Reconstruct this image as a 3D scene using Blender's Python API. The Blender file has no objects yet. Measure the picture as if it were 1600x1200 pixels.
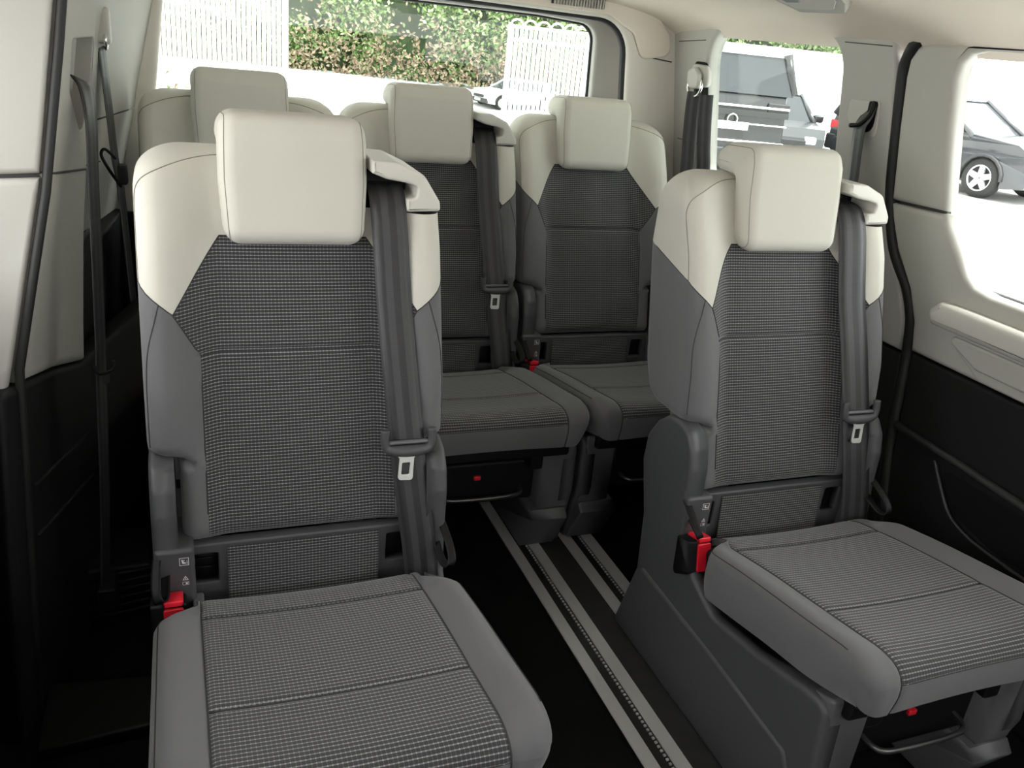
import bpy, bmesh, math, random
from math import sin, cos, pi, sqrt, exp
from mathutils import Vector, Matrix
from mathutils.geometry import tessellate_polygon
random.seed(7)
SC = bpy.context.scene
COL = SC.collection

# ------------------------------------------------------------------ camera
cam_d = bpy.data.cameras.new('camera')
cam = bpy.data.objects.new('camera', cam_d); COL.objects.link(cam)
_r = Vector((0.9316, -0.3496, 0.0991)).normalized()
_f = Vector((0.3601, 0.8514, -0.3813)); _f = (_f - _r * _f.dot(_r)).normalized()
_u = _r.cross(_f)
cam.matrix_world = Matrix(((_r.x, _u.x, -_f.x, 0), (_r.y, _u.y, -_f.y, 0), (_r.z, _u.z, -_f.z, 1.41065), (0, 0, 0, 1)))
cam_d.sensor_width = 36; cam_d.lens = 36 * 1333.873 / 1600
cam_d.clip_start = .02; cam_d.clip_end = 500
SC.camera = cam

# ------------------------------------------------------------------ sky and exposure
w = bpy.data.worlds.new('sky'); SC.world = w; w.use_nodes = True
bg = w.node_tree.nodes['Background']
bg.inputs[0].default_value = (.985, .985, .98, 1); bg.inputs[1].default_value = 6.0
SC.view_settings.view_transform = 'Standard'; SC.view_settings.look = 'None'
SC.view_settings.exposure = 0.0; SC.view_settings.gamma = 1
SC.view_settings.use_curve_mapping = False
sun_d = bpy.data.lights.new('sun', 'SUN'); sun_d.energy = 15; sun_d.angle = .1
sun = bpy.data.objects.new('sun', sun_d); COL.objects.link(sun)
sun.rotation_euler = (math.radians(28), math.radians(14), 0)

# ------------------------------------------------------------------ materials
def mat(name, col, rough=.6, metal=0, bump=0, bscale=900, var=0, vscale=30, spec=.5, coat=0, emit=0, sheen=0):
    m = bpy.data.materials.new(name); m.use_nodes = True
    nt = m.node_tree; b = nt.nodes['Principled BSDF']
    b.inputs['Base Color'].default_value = (*col, 1)
    b.inputs['Roughness'].default_value = rough; b.inputs['Metallic'].default_value = metal
    b.inputs['Specular IOR Level'].default_value = spec
    b.inputs['Coat Weight'].default_value = coat
    b.inputs['Sheen Weight'].default_value = sheen
    if emit:
        b.inputs['Emission Color'].default_value = (*col, 1); b.inputs['Emission Strength'].default_value = emit
    tc = nt.nodes.new('ShaderNodeTexCoord')
    if var:
        n = nt.nodes.new('ShaderNodeTexNoise'); n.inputs['Scale'].default_value = vscale; n.inputs['Detail'].default_value = 4
        nt.links.new(tc.outputs['Object'], n.inputs['Vector'])
        mx = nt.nodes.new('ShaderNodeMix'); mx.data_type = 'RGBA'
        mx.inputs[6].default_value = tuple(c * (1 - var) for c in col) + (1,)
        mx.inputs[7].default_value = tuple(min(1, c * (1 + var)) for c in col) + (1,)
        nt.links.new(n.outputs['Fac'], mx.inputs[0]); nt.links.new(mx.outputs[2], b.inputs['Base Color'])
    if bump:
        n = nt.nodes.new('ShaderNodeTexNoise'); n.inputs['Scale'].default_value = bscale; n.inputs['Detail'].default_value = 2
        nt.links.new(tc.outputs['Object'], n.inputs['Vector'])
        bp = nt.nodes.new('ShaderNodeBump'); bp.inputs['Strength'].default_value = bump; bp.inputs['Distance'].default_value = .001
        nt.links.new(n.outputs['Fac'], bp.inputs['Height']); nt.links.new(bp.outputs['Normal'], b.inputs['Normal'])
    return m

def weave_mat(name, dark, mid, light, rp=.0060):
    m = bpy.data.materials.new(name); m.use_nodes = True
    nt = m.node_tree; b = nt.nodes['Principled BSDF']; L = nt.links.new
    b.inputs['Roughness'].default_value = .85; b.inputs['Specular IOR Level'].default_value = .25
    b.inputs['Sheen Weight'].default_value = .25; b.inputs['Sheen Roughness'].default_value = .5
    uv = nt.nodes.new('ShaderNodeUVMap'); uv.uv_map = 'UVMap'
    sp = nt.nodes.new('ShaderNodeSeparateXYZ'); L(uv.outputs[0], sp.inputs[0])
    def M(op, a, bb=None, c=None):
        n = nt.nodes.new('ShaderNodeMath'); n.operation = op
        for i, v in enumerate((a, bb, c)):
            if v is None: continue
            if isinstance(v, (int, float)): n.inputs[i].default_value = v
            else: L(v, n.inputs[i])
        return n.outputs[0]
    def wave(sock, period, lo, hi):
        c = M('COSINE', M('MULTIPLY', sock, 2 * pi / period))
        mr = nt.nodes.new('ShaderNodeMapRange'); mr.interpolation_type = 'SMOOTHSTEP'
        mr.inputs[1].default_value = lo; mr.inputs[2].default_value = hi
        L(c, mr.inputs[0]); return mr.outputs[0]
    row = wave(sp.outputs[1], rp, .45, .95)
    dot = wave(sp.outputs[0], .0067, .35, 1.0)
    vert = wave(sp.outputs[0], .0067, .75, 1.0)
    nz = nt.nodes.new('ShaderNodeTexNoise'); nz.inputs['Scale'].default_value = 260
    L(uv.outputs[0], nz.inputs['Vector'])
    rowi = M('MULTIPLY', row, M('MULTIPLY_ADD', dot, .6, .4))
    rowi = M('MULTIPLY', rowi, M('MULTIPLY_ADD', nz.outputs['Fac'], 1.0, .5))
    fac = M('MAXIMUM', rowi, M('MULTIPLY', vert, .12))
    mx = nt.nodes.new('ShaderNodeMix'); mx.data_type = 'RGBA'
    mx.inputs[6].default_value = (*dark, 1); mx.inputs[7].default_value = (*light, 1)
    L(fac, mx.inputs[0]); L(mx.outputs[2], b.inputs['Base Color'])
    bp = nt.nodes.new('ShaderNodeBump'); bp.inputs['Strength'].default_value = .5; bp.inputs['Distance'].default_value = .0012
    L(M('ADD', M('MULTIPLY', row, .6), M('MULTIPLY', nz.outputs['Fac'], .5)), bp.inputs['Height']); L(bp.outputs['Normal'], b.inputs['Normal'])
    return m

def belt_mat(name):
    m = bpy.data.materials.new(name); m.use_nodes = True
    nt = m.node_tree; b = nt.nodes['Principled BSDF']; L = nt.links.new
    b.inputs['Roughness'].default_value = .42
    uv = nt.nodes.new('ShaderNodeUVMap'); uv.uv_map = 'UVMap'
    sp = nt.nodes.new('ShaderNodeSeparateXYZ'); L(uv.outputs[0], sp.inputs[0])
    mm = nt.nodes.new('ShaderNodeMath'); mm.operation = 'MULTIPLY'; mm.inputs[1].default_value = 2 * pi * 2.5
    L(sp.outputs[0], mm.inputs[0])
    c = nt.nodes.new('ShaderNodeMath'); c.operation = 'COSINE'; L(mm.outputs[0], c.inputs[0])
    mr = nt.nodes.new('ShaderNodeMapRange'); mr.inputs[1].default_value = -.2; mr.inputs[2].default_value = .2; L(c.outputs[0], mr.inputs[0])
    mx = nt.nodes.new('ShaderNodeMix'); mx.data_type = 'RGBA'
    mx.inputs[6].default_value = (.020, .020, .021, 1); mx.inputs[7].default_value = (.043, .043, .045, 1)
    L(mr.outputs[0], mx.inputs[0]); L(mx.outputs[2], b.inputs['Base Color'])
    ws = nt.nodes.new('ShaderNodeMath'); ws.operation = 'MULTIPLY'; ws.inputs[1].default_value = 2 * pi / .0025; L(sp.outputs[1], ws.inputs[0])
    s2 = nt.nodes.new('ShaderNodeMath'); s2.operation = 'SINE'; L(ws.outputs[0], s2.inputs[0])
    bp = nt.nodes.new('ShaderNodeBump'); bp.inputs['Strength'].default_value = .25; bp.inputs['Distance'].default_value = .0004
    L(s2.outputs[0], bp.inputs['Height']); L(bp.outputs['Normal'], b.inputs['Normal'])
    return m

def glass_mat(name, tint=(.93, .95, .94), refl=.025):
    m = bpy.data.materials.new(name); m.use_nodes = True
    nt = m.node_tree; nt.nodes.clear(); L = nt.links.new
    o = nt.nodes.new('ShaderNodeOutputMaterial'); t = nt.nodes.new('ShaderNodeBsdfTransparent'); t.inputs[0].default_value = (*tint, 1)
    g = nt.nodes.new('ShaderNodeBsdfGlossy'); g.inputs['Roughness'].default_value = .02
    mx = nt.nodes.new('ShaderNodeMixShader'); mx.inputs[0].default_value = refl
    L(t.outputs[0], mx.inputs[1]); L(g.outputs[0], mx.inputs[2]); L(mx.outputs[0], o.inputs[0])
    return m

CREAM = mat('cream_fabric', (.55, .54, .475), .8, bump=.35, bscale=1400, var=.04, vscale=900, spec=.25, sheen=.15)
CREAMP = mat('cream_plastic', (.56, .55, .49), .45, bump=.05)
GREY = mat('grey_fabric', (.122, .122, .126), .85, bump=.4, bscale=1500, var=.08, vscale=1200, spec=.25, sheen=.2)
WEAVE = weave_mat('woven_fabric', (.027, .027, .029), (.1, .1, .1), (.35, .35, .35))
WEAVEC = weave_mat('woven_seat_fabric', (.036, .036, .038), (.1, .1, .1), (.34, .34, .345), .0088)
SEAM = mat('seam_thread', (.03, .03, .03), .8)
SEAMC = mat('cream_seam', (.24, .235, .20), .8)
STITCH = mat('stitch_thread', (.20, .20, .205), .8)
PLAST = mat('dark_grey_plastic', (.062, .063, .067), .5, bump=.12, bscale=700)
PLASTL = mat('light_edge_plastic', (.125, .127, .133), .45, bump=.1, bscale=700)
LEGM = mat('leg_plastic', (.092, .093, .098), .45, bump=.1, bscale=700)
BLACK = mat('black_plastic', (.004, .004, .0045), .55, bump=.1, bscale=600, spec=.25)
SOFTB = mat('black_trim', (.008, .008, .0085), .6, bump=.2, bscale=900, spec=.3)
CARPET = mat('black_carpet', (.005, .005, .005), .95, bump=1, bscale=500, var=.4, vscale=14, spec=.1)
CARPET2 = mat('strip_carpet', (.034, .034, .035), .95, bump=1, bscale=500, var=.25, vscale=18, spec=.1)
ALU = mat('rail_aluminium', (.50, .50, .50), .5, metal=.2, bump=.05, bscale=300)
CHROME = mat('polished_steel', (.75, .75, .73), .22, metal=1)
STEEL = mat('tongue_steel', (.85, .86, .82), .35, metal=.5)
RED = mat('red_button', (.72, .012, .03), .35)
TRIM = mat('grey_beige_trim', (.43, .425, .385), .6, bump=.12, bscale=600)
TRIML = mat('light_trim', (.50, .49, .44), .55, bump=.1, bscale=600)
DOORT = mat('door_trim', (.43, .425, .38), .6, bump=.12, bscale=600)
RINGM = mat('rear_frame_trim', (.66, .635, .57), .55, bump=.1, bscale=600)
HEAD = mat('headliner', (.74, .665, .58), .95, bump=.35, bscale=800, spec=.1)
EDGE = mat('black_edge_trim', (.022, .022, .023), .5)
RUBBER = mat('black_rubber', (.008, .008, .008), .6)
GROOVE = mat('groove_dark', (.05, .05, .048), .9)
BELT = belt_mat('belt_webbing')
GLASS = glass_mat('window_glass')
GLASST = glass_mat('tinted_glass', (.74, .77, .75))
WHITE = mat('white_print', (.75, .75, .75), .6)
LAMPG = mat('lamp_lens', (.25, .27, .27), .25)

# ------------------------------------------------------------------ mesh helpers
def link(name, me, m, parent=None, smooth=True, wn=False):
    o = bpy.data.objects.new(name, me); COL.objects.link(o)
    if m is not None:
        me.materials.clear(); me.materials.append(m)
    if smooth:
        me.polygons.foreach_set('use_smooth', [True] * len(me.polygons))
    if wn:
        md = o.modifiers.new('wn', 'WEIGHTED_NORMAL'); md.weight = 90
    if parent is not None: o.parent = parent
    return o

def mk(name, verts, faces, m, parent=None, smooth=True, wn=False):
    me = bpy.data.meshes.new(name); me.from_pydata([tuple(v) for v in verts], [], faces); me.update()
    return link(name, me, m, parent, smooth, wn)

def tag(o, label=None, cat=None, group=None, kind=None):
    if label: o['label'] = label
    if cat: o['category'] = cat
    if group: o['group'] = group
    if kind: o['kind'] = kind
    return o

def empty(name, loc=(0, 0, 0), rz=0):
    o = bpy.data.objects.new(name, None); COL.objects.link(o); o.location = loc; o.rotation_euler = (0, 0, rz)
    o.empty_display_size = .05
    return o

def copy_tree(o, parent=None):
    c = o.copy(); COL.objects.link(c); c.parent = parent
    for ch in list(o.children): copy_tree(ch, c)
    return c

def area2(p):
    return sum(p[i][0] * p[(i + 1) % len(p)][1] - p[(i + 1) % len(p)][0] * p[i][1] for i in range(len(p)))

def rpoly(pts, r=None, seg=6):
    """round the corners of a polygon; pts are (x, y) or (x, y, radius)"""
    out = []; n = len(pts)
    for i in range(n):
        p = Vector(pts[i][:2]); rr = pts[i][2] if len(pts[i]) > 2 else (r or 0)
        a = Vector(pts[i - 1][:2]) - p; b = Vector(pts[(i + 1) % n][:2]) - p
        la, lb = a.length, b.length
        if rr <= 1e-6 or la < 1e-6 or lb < 1e-6: out.append(tuple(p)); continue
        a /= la; b /= lb
        ang = math.acos(max(-1, min(1, a.dot(b))))
        if ang > pi - .02: out.append(tuple(p)); continue
        d = min(rr / math.tan(ang / 2), la * .48, lb * .48); rr = d * math.tan(ang / 2)
        c = p + (a + b).normalized() * (rr / sin(ang / 2))
        s = p + a * d - c; e = p + b * d - c
        tot = math.atan2(s.x * e.y - s.y * e.x, s.dot(e))
        for k in range(seg + 1):
            t = tot * k / seg
            out.append((c.x + s.x * cos(t) - s.y * sin(t), c.y + s.x * sin(t) + s.y * cos(t)))
    return out

def offset(p, d):
    """move every point of a ccw polygon inwards by d"""
    out = []; n = len(p)
    for i in range(n):
        a = Vector(p[i - 1]); b = Vector(p[i]); c = Vector(p[(i + 1) % n])
        e1 = (b - a); e2 = (c - b)
        if e1.length < 1e-9: e1 = e2
        if e2.length < 1e-9: e2 = e1
        e1 = e1.normalized(); e2 = e2.normalized()
        n1 = Vector((-e1.y, e1.x)); n2 = Vector((-e2.y, e2.x))
        m = n1 + n2
        if m.length < 1e-6: m = n1
        m.normalize(); k = max(.35, m.dot(n1))
        out.append((b.x + m.x * d / k, b.y + m.y * d / k))
    return out

def prism_data(outer, d0, d1, bev=0, holes=(), fn=None, seg=3, back=True, hbev=None):
    """a slab with rounded edges: outline (p, q), depth from d0 (back) to d1 (front, bevelled)"""
    loops = []
    o = list(outer)
    if area2(o) < 0: o.reverse()
    loops.append(o)
    for hh in holes:
        hh = list(hh)
        if area2(hh) > 0: hh.reverse()
        loops.append(hh)
    V = []; F = []; front = []; backl = []
    sgn = 1 if d1 > d0 else -1
    ob = bev
    for li, lp in enumerate(loops):
        n = len(lp); rings = []
        st = []
        st.append((0, d0))
        bev = ob if (li == 0 or hbev is None) else hbev
        if bev:
            for k in range(seg + 1):
                t = pi / 2 * k / seg
                st.append((bev * (1 - cos(t)), d1 - sgn * bev + sgn * bev * sin(t)))
        else: st.append((0, d1))
        for ins, d in st:
            pl = offset(lp, ins) if ins > 1e-9 else lp
            b = len(V); V += [(q[0], q[1], d) for q in pl]; rings.append(b)
        for a, b in zip(rings, rings[1:]):
            for i in range(n):
                j = (i + 1) % n; F.append((a + i, a + j, b + j, b + i))
        front.append(rings[-1]); backl.append(rings[0])
    def cap(starts, flip):
        vv = []; idx = []
        for s, lp in zip(starts, loops):
            vv.append([Vector((V[s + i][0], V[s + i][1], 0)) for i in range(len(lp))]); idx += [s + i for i in range(len(lp))]
        for t in tessellate_polygon(vv):
            f = tuple(idx[i] for i in t)
            a, b, c = (V[i] for i in f)
            ar = (b[0] - a[0]) * (c[1] - a[1]) - (c[0] - a[0]) * (b[1] - a[1])
            if abs(ar) < 1e-12: continue
            if (ar < 0) != flip: f = f[::-1]
            F.append(f)
    cap(front, False)
    if back: cap(backl, True)
    if sgn < 0: F = [f[::-1] for f in F]
    if fn: V = [fn(*v) for v in V]
    return V, F

def prism(name, outer, d0, d1, m, parent=None, bev=0, holes=(), fn=None, seg=3, smooth=True, hbev=None):
    V, F = prism_data(outer, d0, d1, bev, holes, fn, seg, True, hbev)
    o = mk(name, V, F, m, parent, smooth, wn=True)
    bm = bmesh.new(); bm.from_mesh(o.data); bmesh.ops.recalc_face_normals(bm, faces=bm.faces); bm.to_mesh(o.data); bm.free()
    return o

def box_poly(x0, y0, x1, y1, r=0, seg=4):
    return rpoly([(x0, y0, r), (x1, y0, r), (x1, y1, r), (x0, y1, r)], seg=seg)

def bbox(name, lo, hi, m, parent=None, bev=.004, seg=2):
    """rounded box from corner to corner"""
    bm = bmesh.new(); bmesh.ops.create_cube(bm, size=1)
    for v in bm.verts:
        v.co = Vector([(lo[i] + hi[i]) / 2 + v.co[i] * (hi[i] - lo[i]) for i in range(3)])
    if bev: bmesh.ops.bevel(bm, geom=bm.edges[:], offset=bev, segments=seg, profile=.5, affect='EDGES')
    me = bpy.data.meshes.new(name); bm.to_mesh(me); bm.free()
    return link(name, me, m, parent, True, True)

def tube_data(pts, r, n=8, closed=False, V=None, F=None):
    V = [] if V is None else V; F = [] if F is None else F
    pts = [Vector(p) for p in pts]; N = len(pts); base = len(V); up = None
    for i, p in enumerate(pts):
        if closed: t = pts[(i + 1) % N] - pts[i - 1]
        else: t = pts[min(i + 1, N - 1)] - pts[max(i - 1, 0)]
        if t.length < 1e-9: t = Vector((0, 0, 1))
        t.normalize()
        if up is None:
            up = t.orthogonal().normalized()
        else:
            up = (up - t * up.dot(t)); up = up.normalized() if up.length > 1e-6 else t.orthogonal().normalized()
        s = t.cross(up); rr = r[i] if isinstance(r, (list, tuple)) else r
        for k in range(n):
            a = 2 * pi * k / n; V.append(p + (up * cos(a) + s * sin(a)) * rr)
    for i in range(N if closed else N - 1):
        a = base + i * n; b = base + ((i + 1) % N) * n
        for k in range(n):
            F.append((a + k, a + (k + 1) % n, b + (k + 1) % n, b + k))
    if not closed:
        F.append(tuple(base + k for k in range(n))[::-1]); F.append(tuple(base + (N - 1) * n + k for k in range(n)))
    return V, F

def tube(name, pts, r, m, parent=None, n=8, closed=False):
    V, F = tube_data(pts, r, n, closed); return mk(name, V, F, m, parent)

def catmull(pts, per=6):
    out = []; P = [Vector(p) for p in pts]
    for i in range(len(P) - 1):
        p0 = P[max(i - 1, 0)]; p1 = P[i]; p2 = P[i + 1]; p3 = P[min(i + 2, len(P) - 1)]
        for k in range(per):
            t = k / per
            out.append(.5 * ((2 * p1) + (p2 - p0) * t + (2 * p0 - 5 * p1 + 4 * p2 - p3) * t * t + (3 * p1 - p0 - 3 * p2 + p3) * t ** 3))
    out.append(P[-1]); return out

def ribbon(name, pts, side, width, m, parent=None, thick=.0014, per=6):
    """a strap: centre line, width direction(s), thickness; UV x across, y along"""
    C = catmull(pts, per) if per else [Vector(p) for p in pts]
    N = len(C); V = []; F = []; UV = []
    if isinstance(side, list):
        S = catmull(side, per)
    else: S = [Vector(side)] * N
    ln = 0; cols = 5
    for i, c in enumerate(C):
        t = (C[min(i + 1, N - 1)] - C[max(i - 1, 0)]).normalized()
        s = S[i]; s = (s - t * s.dot(t)).normalized(); nn = s.cross(t).normalized()
        if i: ln += (C[i] - C[i - 1]).length
        ww = width[min(i * len(width) // N, len(width) - 1)] if isinstance(width, list) else width
        for sd in (1, -1):
            for k in range(cols):
                x = k / (cols - 1)
                V.append(c + s * ww * (x - .5) + nn * sd * thick); UV.append((x, ln))
    st = cols * 2
    for i in range(N - 1):
        a = i * st; b = a + st
        for k in range(cols - 1):
            F.append((a + k, a + k + 1, b + k + 1, b + k)); F.append((a + cols + k + 1, a + cols + k, b + cols + k, b + cols + k + 1))
        F.append((a + cols, a, b, b + cols)); F.append((a + cols - 1, a + 2 * cols - 1, b + 2 * cols - 1, b + cols - 1))
    o = mk(name, V, F, m, parent)
    uvl = o.data.uv_layers.new(name='UVMap')
    for lp in o.data.loops: uvl.data[lp.index].uv = UV[lp.vertex_index]
    return o

def interp(x, tab):
    if x <= tab[0][0]: return tab[0][1]
    for (a, va), (b, vb) in zip(tab, tab[1:]):
        if x <= b: return va + (vb - va) * (x - a) / (b - a)
    return tab[-1][1]

def sstep(t):
    t = max(0, min(1, t)); return t * t * (3 - 2 * t)

def domain_parts(xs, ys, lines, classify, fn, specs, parent):
    """cut a flat grid along lines, sort its faces into parts and wrap each part onto the surface fn"""
    bm = bmesh.new()
    gv = [[bm.verts.new((x, y, 0)) for y in ys] for x in xs]
    for i in range(len(xs) - 1):
        for j in range(len(ys) - 1):
            bm.faces.new((gv[i][j], gv[i + 1][j], gv[i + 1][j + 1], gv[i][j + 1]))
    for (x0, y0, x1, y1) in lines:
        d = Vector((x1 - x0, y1 - y0, 0)).normalized(); nrm = Vector((-d.y, d.x, 0))
        bmesh.ops.bisect_plane(bm, geom=bm.verts[:] + bm.edges[:] + bm.faces[:], plane_co=(x0, y0, 0), plane_no=nrm, dist=1e-5)
    groups = {}
    for f in bm.faces:
        c = f.calc_center_median(); k = classify(c.x, c.y)
        if k: groups.setdefault(k, []).append([(v.co.x, v.co.y) for v in f.verts])
    bm.free(); out = {}
    for k, fl in groups.items():
        idx = {}; V = []; U = []; F = []
        for f in fl:
            row = []
            for p in f:
                q = (round(p[0], 5), round(p[1], 5))
                if q not in idx: idx[q] = len(V); V.append(fn(*p)); U.append(p)
                if idx[q] not in row: row.append(idx[q])
            if len(row) > 2: F.append(tuple(row))
        nm, m = specs[k]
        o = mk(nm, V, F, m, parent)
        uvl = o.data.uv_layers.new(name='UVMap')
        for lp in o.data.loops: uvl.data[lp.index].uv = U[lp.vertex_index]
        out[k] = o
    return out

# ------------------------------------------------------------------ the setting: shell of the van
def xR(z): return 1.697 - .18 * (z - 1.28) if z > .72 else 1.798
def mapR(dx=0): return lambda p, q, d: (xR(q) + dx - d, p, q)          # d: distance inboard of the right wall
def xLd(z): return -.188 - .185 * (1.22 - z)
def mapLd(p, q, d): return (xLd(q) + d, p, q)
def xLc(z): return -.124 - interp(1.29 - z, [(-.3, -.035), (0, 0), (.29, .041), (.7, .072), (1.3, .08)])
def mapLc(p, q, d): return (xLc(p * 0 + q) + d, p, q)
def xLq(y, z):
    a = -.165 - .17 * (1.28 - max(z, .7)); b = -.04 - .217 * (1.387 - max(z, .7))
    t = max(0, min(1.3, (y - 2.42) / .35)); return a + (b - a) * t
def mapLq(p, q, d): return (xLq(p, q) + d, p, q)

floor = bbox('floor', (-.6, -.9, -.12), (2.1, 3.1, -.012), CARPET, bev=0); tag(floor, kind='structure')

# ceiling: a bowed headliner with coved sides
prof = [(-.20, 1.470), (-.165, 1.497), (-.12, 1.516), (-.05, 1.533), (.05, 1.545), (.25, 1.555), (.765, 1.562), (1.25, 1.555), (1.42, 1.545), (1.53, 1.528), (1.60, 1.508), (1.645, 1.487), (1.70, 1.455)]
pr = catmull([(x, 0, z) for x, z in prof], 4)
V = []; F = []; ysr = [-.9, 0, .8, 1.6, 2.2, 2.6, 2.78, 2.88, 2.94]
for y in ysr:
    drop = .0 if y < 2.6 else .05 * ((y - 2.6) / .34) ** 2
    V += [(p.x, y, p.z - drop) for p in pr] + [(p.x, y, p.z - drop + .04) for p in pr]
n = len(pr)
for i in range(len(ysr) - 1):
    for k in range(n - 1):
        a = i * 2 * n; b = a + 2 * n
        F.append((a + k, b + k, b + k + 1, a + k + 1)); F.append((a + n + k, a + n + k + 1, b + n + k + 1, b + n + k))
ceil = mk('ceiling', V, F, HEAD); tag(ceil, kind='structure')

# right quarter panel with its window
qhole = rpoly([(1.955, 1.487, .095), (2.607, 1.487, .12), (2.607, .985, .06), (1.955, .985, .08)], seg=8)
front_edge = [(1.775, 1.52), (1.772, 1.46), (1.758, 1.41), (1.752, 1.28), (1.746, 1.12), (1.712, .985), (1.652, .895), (1.624, .816), (1.618, .722)]
wr = prism('wall_right', front_edge + [(2.87, .722), (2.87, 1.52)], -.05, 0, TRIM, bev=.012, holes=[qhole], fn=mapR()); tag(wr, kind='structure')
wrl = prism('wall_right_lower', [(1.618, .715), (1.6, .6), (1.585, .45), (1.55, .28), (1.53, -.02), (2.95, -.02), (2.95, .715)], -.05, -.004, SOFTB, bev=.008, fn=mapR()); tag(wrl, kind='structure')
for nm, p, q in (('split_groove', (1.742, 1.058), (1.95, 1.052)), ('split_groove', (2.612, 1.108), (2.79, 1.108)), ('headliner_groove', (1.78, 1.466), (1.95, 1.468)), ('headliner_groove', (2.62, 1.443), (2.79, 1.432)),
               ):
    tube(nm, [(xR(p[1]) - .0003, p[0], p[1]), (xR(q[1]) - .0003, q[0], q[1])], .0013, GROOVE, wr, n=6)
for z0 in (.53, .43):
    tube('panel_crease', [(xR(z0) + .003, 1.62, z0), (xR(z0) + .003, 1.86, z0 - .01)], .003, SOFTB, wrl, n=6)
wq = prism('window_1', offset(qhole[::-1] if area2(qhole) < 0 else qhole, -.02), -.045, -.040, GLASST, fn=mapR()); tag(wq, kind='structure')
# belt slot in the right pillar: recess with a plastic lip
rec = rpoly([(1.795, 1.336, .008), (1.905, 1.332, .012), (1.915, 1.285, .02), (1.86, 1.245, .03), (1.80, 1.245, .02)], seg=4)
prism('belt_recess', rec, .001, .004, TRIML, wr, bev=.003, fn=mapR())
prism('belt_slot', rpoly([(1.80, 1.334, .006), (1.83, 1.334, .006), (1.838, 1.29, .02), (1.868, 1.268, .01), (1.868, 1.252, .01), (1.812, 1.258, .03)], seg=4), .004, .0075, BLACK, wr, bev=.002, fn=mapR())

# right sliding door
door = empty('door_1', (0, 0, 0)); tag(door, kind='structure')
rear_up = [(1.722, 1.105), (1.728, 1.28), (1.728, 1.40), (1.722, 1.44), (1.70, 1.468), (1.66, 1.482), (1.55, 1.488)]
prism('door_upper_trim', rear_up + [(.35, 1.50), (.35, 1.472), (1.50, 1.470), (1.545, 1.462), (1.566, 1.44), (1.572, 1.41), (1.564, 1.30), (1.546, 1.112)], -.04, 0, DOORT, door, bev=.014, fn=mapR())
prism('door_lower_trim', [(1.721, 1.098), (1.545, 1.104), (1.525, 1.075), (1.48, 1.015), (1.452, .978), (1.425, .958), (1.38, .950), (.35, .945), (.35, .735), (1.588, .735), (1.594, .816), (1.622, .895), (1.682, .985), (1.712, 1.06)], -.04, 0, DOORT, door, bev=.014, fn=mapR())
prism('armrest_panel', rpoly([(1.515, .842, .03), (1.36, .742, .01), (.35, .742, .01), (.35, .842, .01)], seg=4), 0, .006, DOORT, door, bev=.004, fn=mapR())
arm = prism('armrest', rpoly([(1.512, .838, .012), (1.525, .872, .02), (1.49, .905, .015), (.35, .905, .01), (.35, .835, .01)], seg=4), -.02, .035, CREAMP, door, bev=.018, fn=mapR())
prism('armrest_insert', rpoly([(1.495, .828, .012), (1.37, .768, .03), (.4, .762, .01), (.4, .828, .01)], seg=4), .004, .014, DOORT, door, bev=.006, fn=mapR())
prism('door_black_panel', [(1.588, .728), (.35, .728), (.35, -.01), (1.50, -.01), (1.525, .28), (1.555, .45), (1.572, .6)], -.05, -.006, SOFTB, door, bev=.01, fn=mapR())
tube('door_ledge', [(1.790, 1.556, .535), (1.789, 1.35, .528), (1.788, 1.1, .516), (1.788, .35, .50)], .011, EDGE, door, n=8)
tube('map_pocket_edge', catmull([(1.797, 1.415, .500), (1.793, 1.375, .450), (1.791, 1.325, .395), (1.791, 1.27, .372), (1.791, 1.19, .362), (1.791, .9, .355)], 5), .0045, EDGE, door, n=8)
prism('map_pocket', rpoly([(1.415, .49, .02), (1.32, .392, .03), (1.2, .367, .01), (.9, .36, .01), (.9, .49, .01)], seg=4), -.03, -.0045, BLACK, door, bev=.002, fn=mapR())
prism('door_backing', [(1.73, 1.125), (1.57, 1.125), (1.56, 1.08), (1.72, 1.08)], -.045, -.02, GROOVE, door, fn=mapR())
dg = prism('window_2', rpoly([(1.60, 1.48, .05), (.3, 1.48), (.3, .92), (1.60, .92, .02)], seg=4), -.045, -.040, GLASS, fn=mapR()); tag(dg, kind='structure')

seal_path = [(.30, 1.508), (1.2, 1.506), (1.55, 1.503), (1.66, 1.497), (1.713, 1.478), (1.738, 1.440), (1.745, 1.40), (1.742, 1.28), (1.735, 1.12), (1.70, .983), (1.638, .895), (1.609, .816), (1.604, .72), (1.589, .60), (1.572, .455), (1.537, .29), (1.512, .0)]
seal = tube('trim_1', [(xR(p[1]) + .012, p[0], p[1]) for p in catmull([(a, b, 0) for a, b in seal_path], 5)], .0155, RUBBER); tag(seal, kind='structure')

# left side: door trim, pillar, quarter
ld = empty('door_2'); tag(ld, kind='structure')
def cpa(z): return interp(z, [(0, -.305), (.75, -.270), (1.06, -.205), (1.30, -.165), (1.56, -.125)]), interp(z, [(0, 1.60), (.75, 1.66), (1.06, 1.735), (1.30, 1.757), (1.56, 1.775)])
def mapLt(p, q, d): return (cpa(q)[0] - .016 - .97 * p + .2 * d, cpa(q)[1] - .010 - .22 * p - d, q)     # p: outwards from the rear edge of the door
prism('door_upper_trim', [(0, 1.092), (.0, 1.56), (.26, 1.56), (.26, 1.085)], -.05, 0, TRIM, ld, bev=.012, fn=mapLt)
prism('door_lower_trim', rpoly([(0, 1.085), (.26, 1.078), (.26, .55), (.06, .60, .03), (.02, .66, .05), (.0, .75, .05), (.0, .85), (.0, .95), (.0, 1.06)], seg=4), -.05, 0, TRIM, ld, bev=.012, fn=mapLt)
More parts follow.
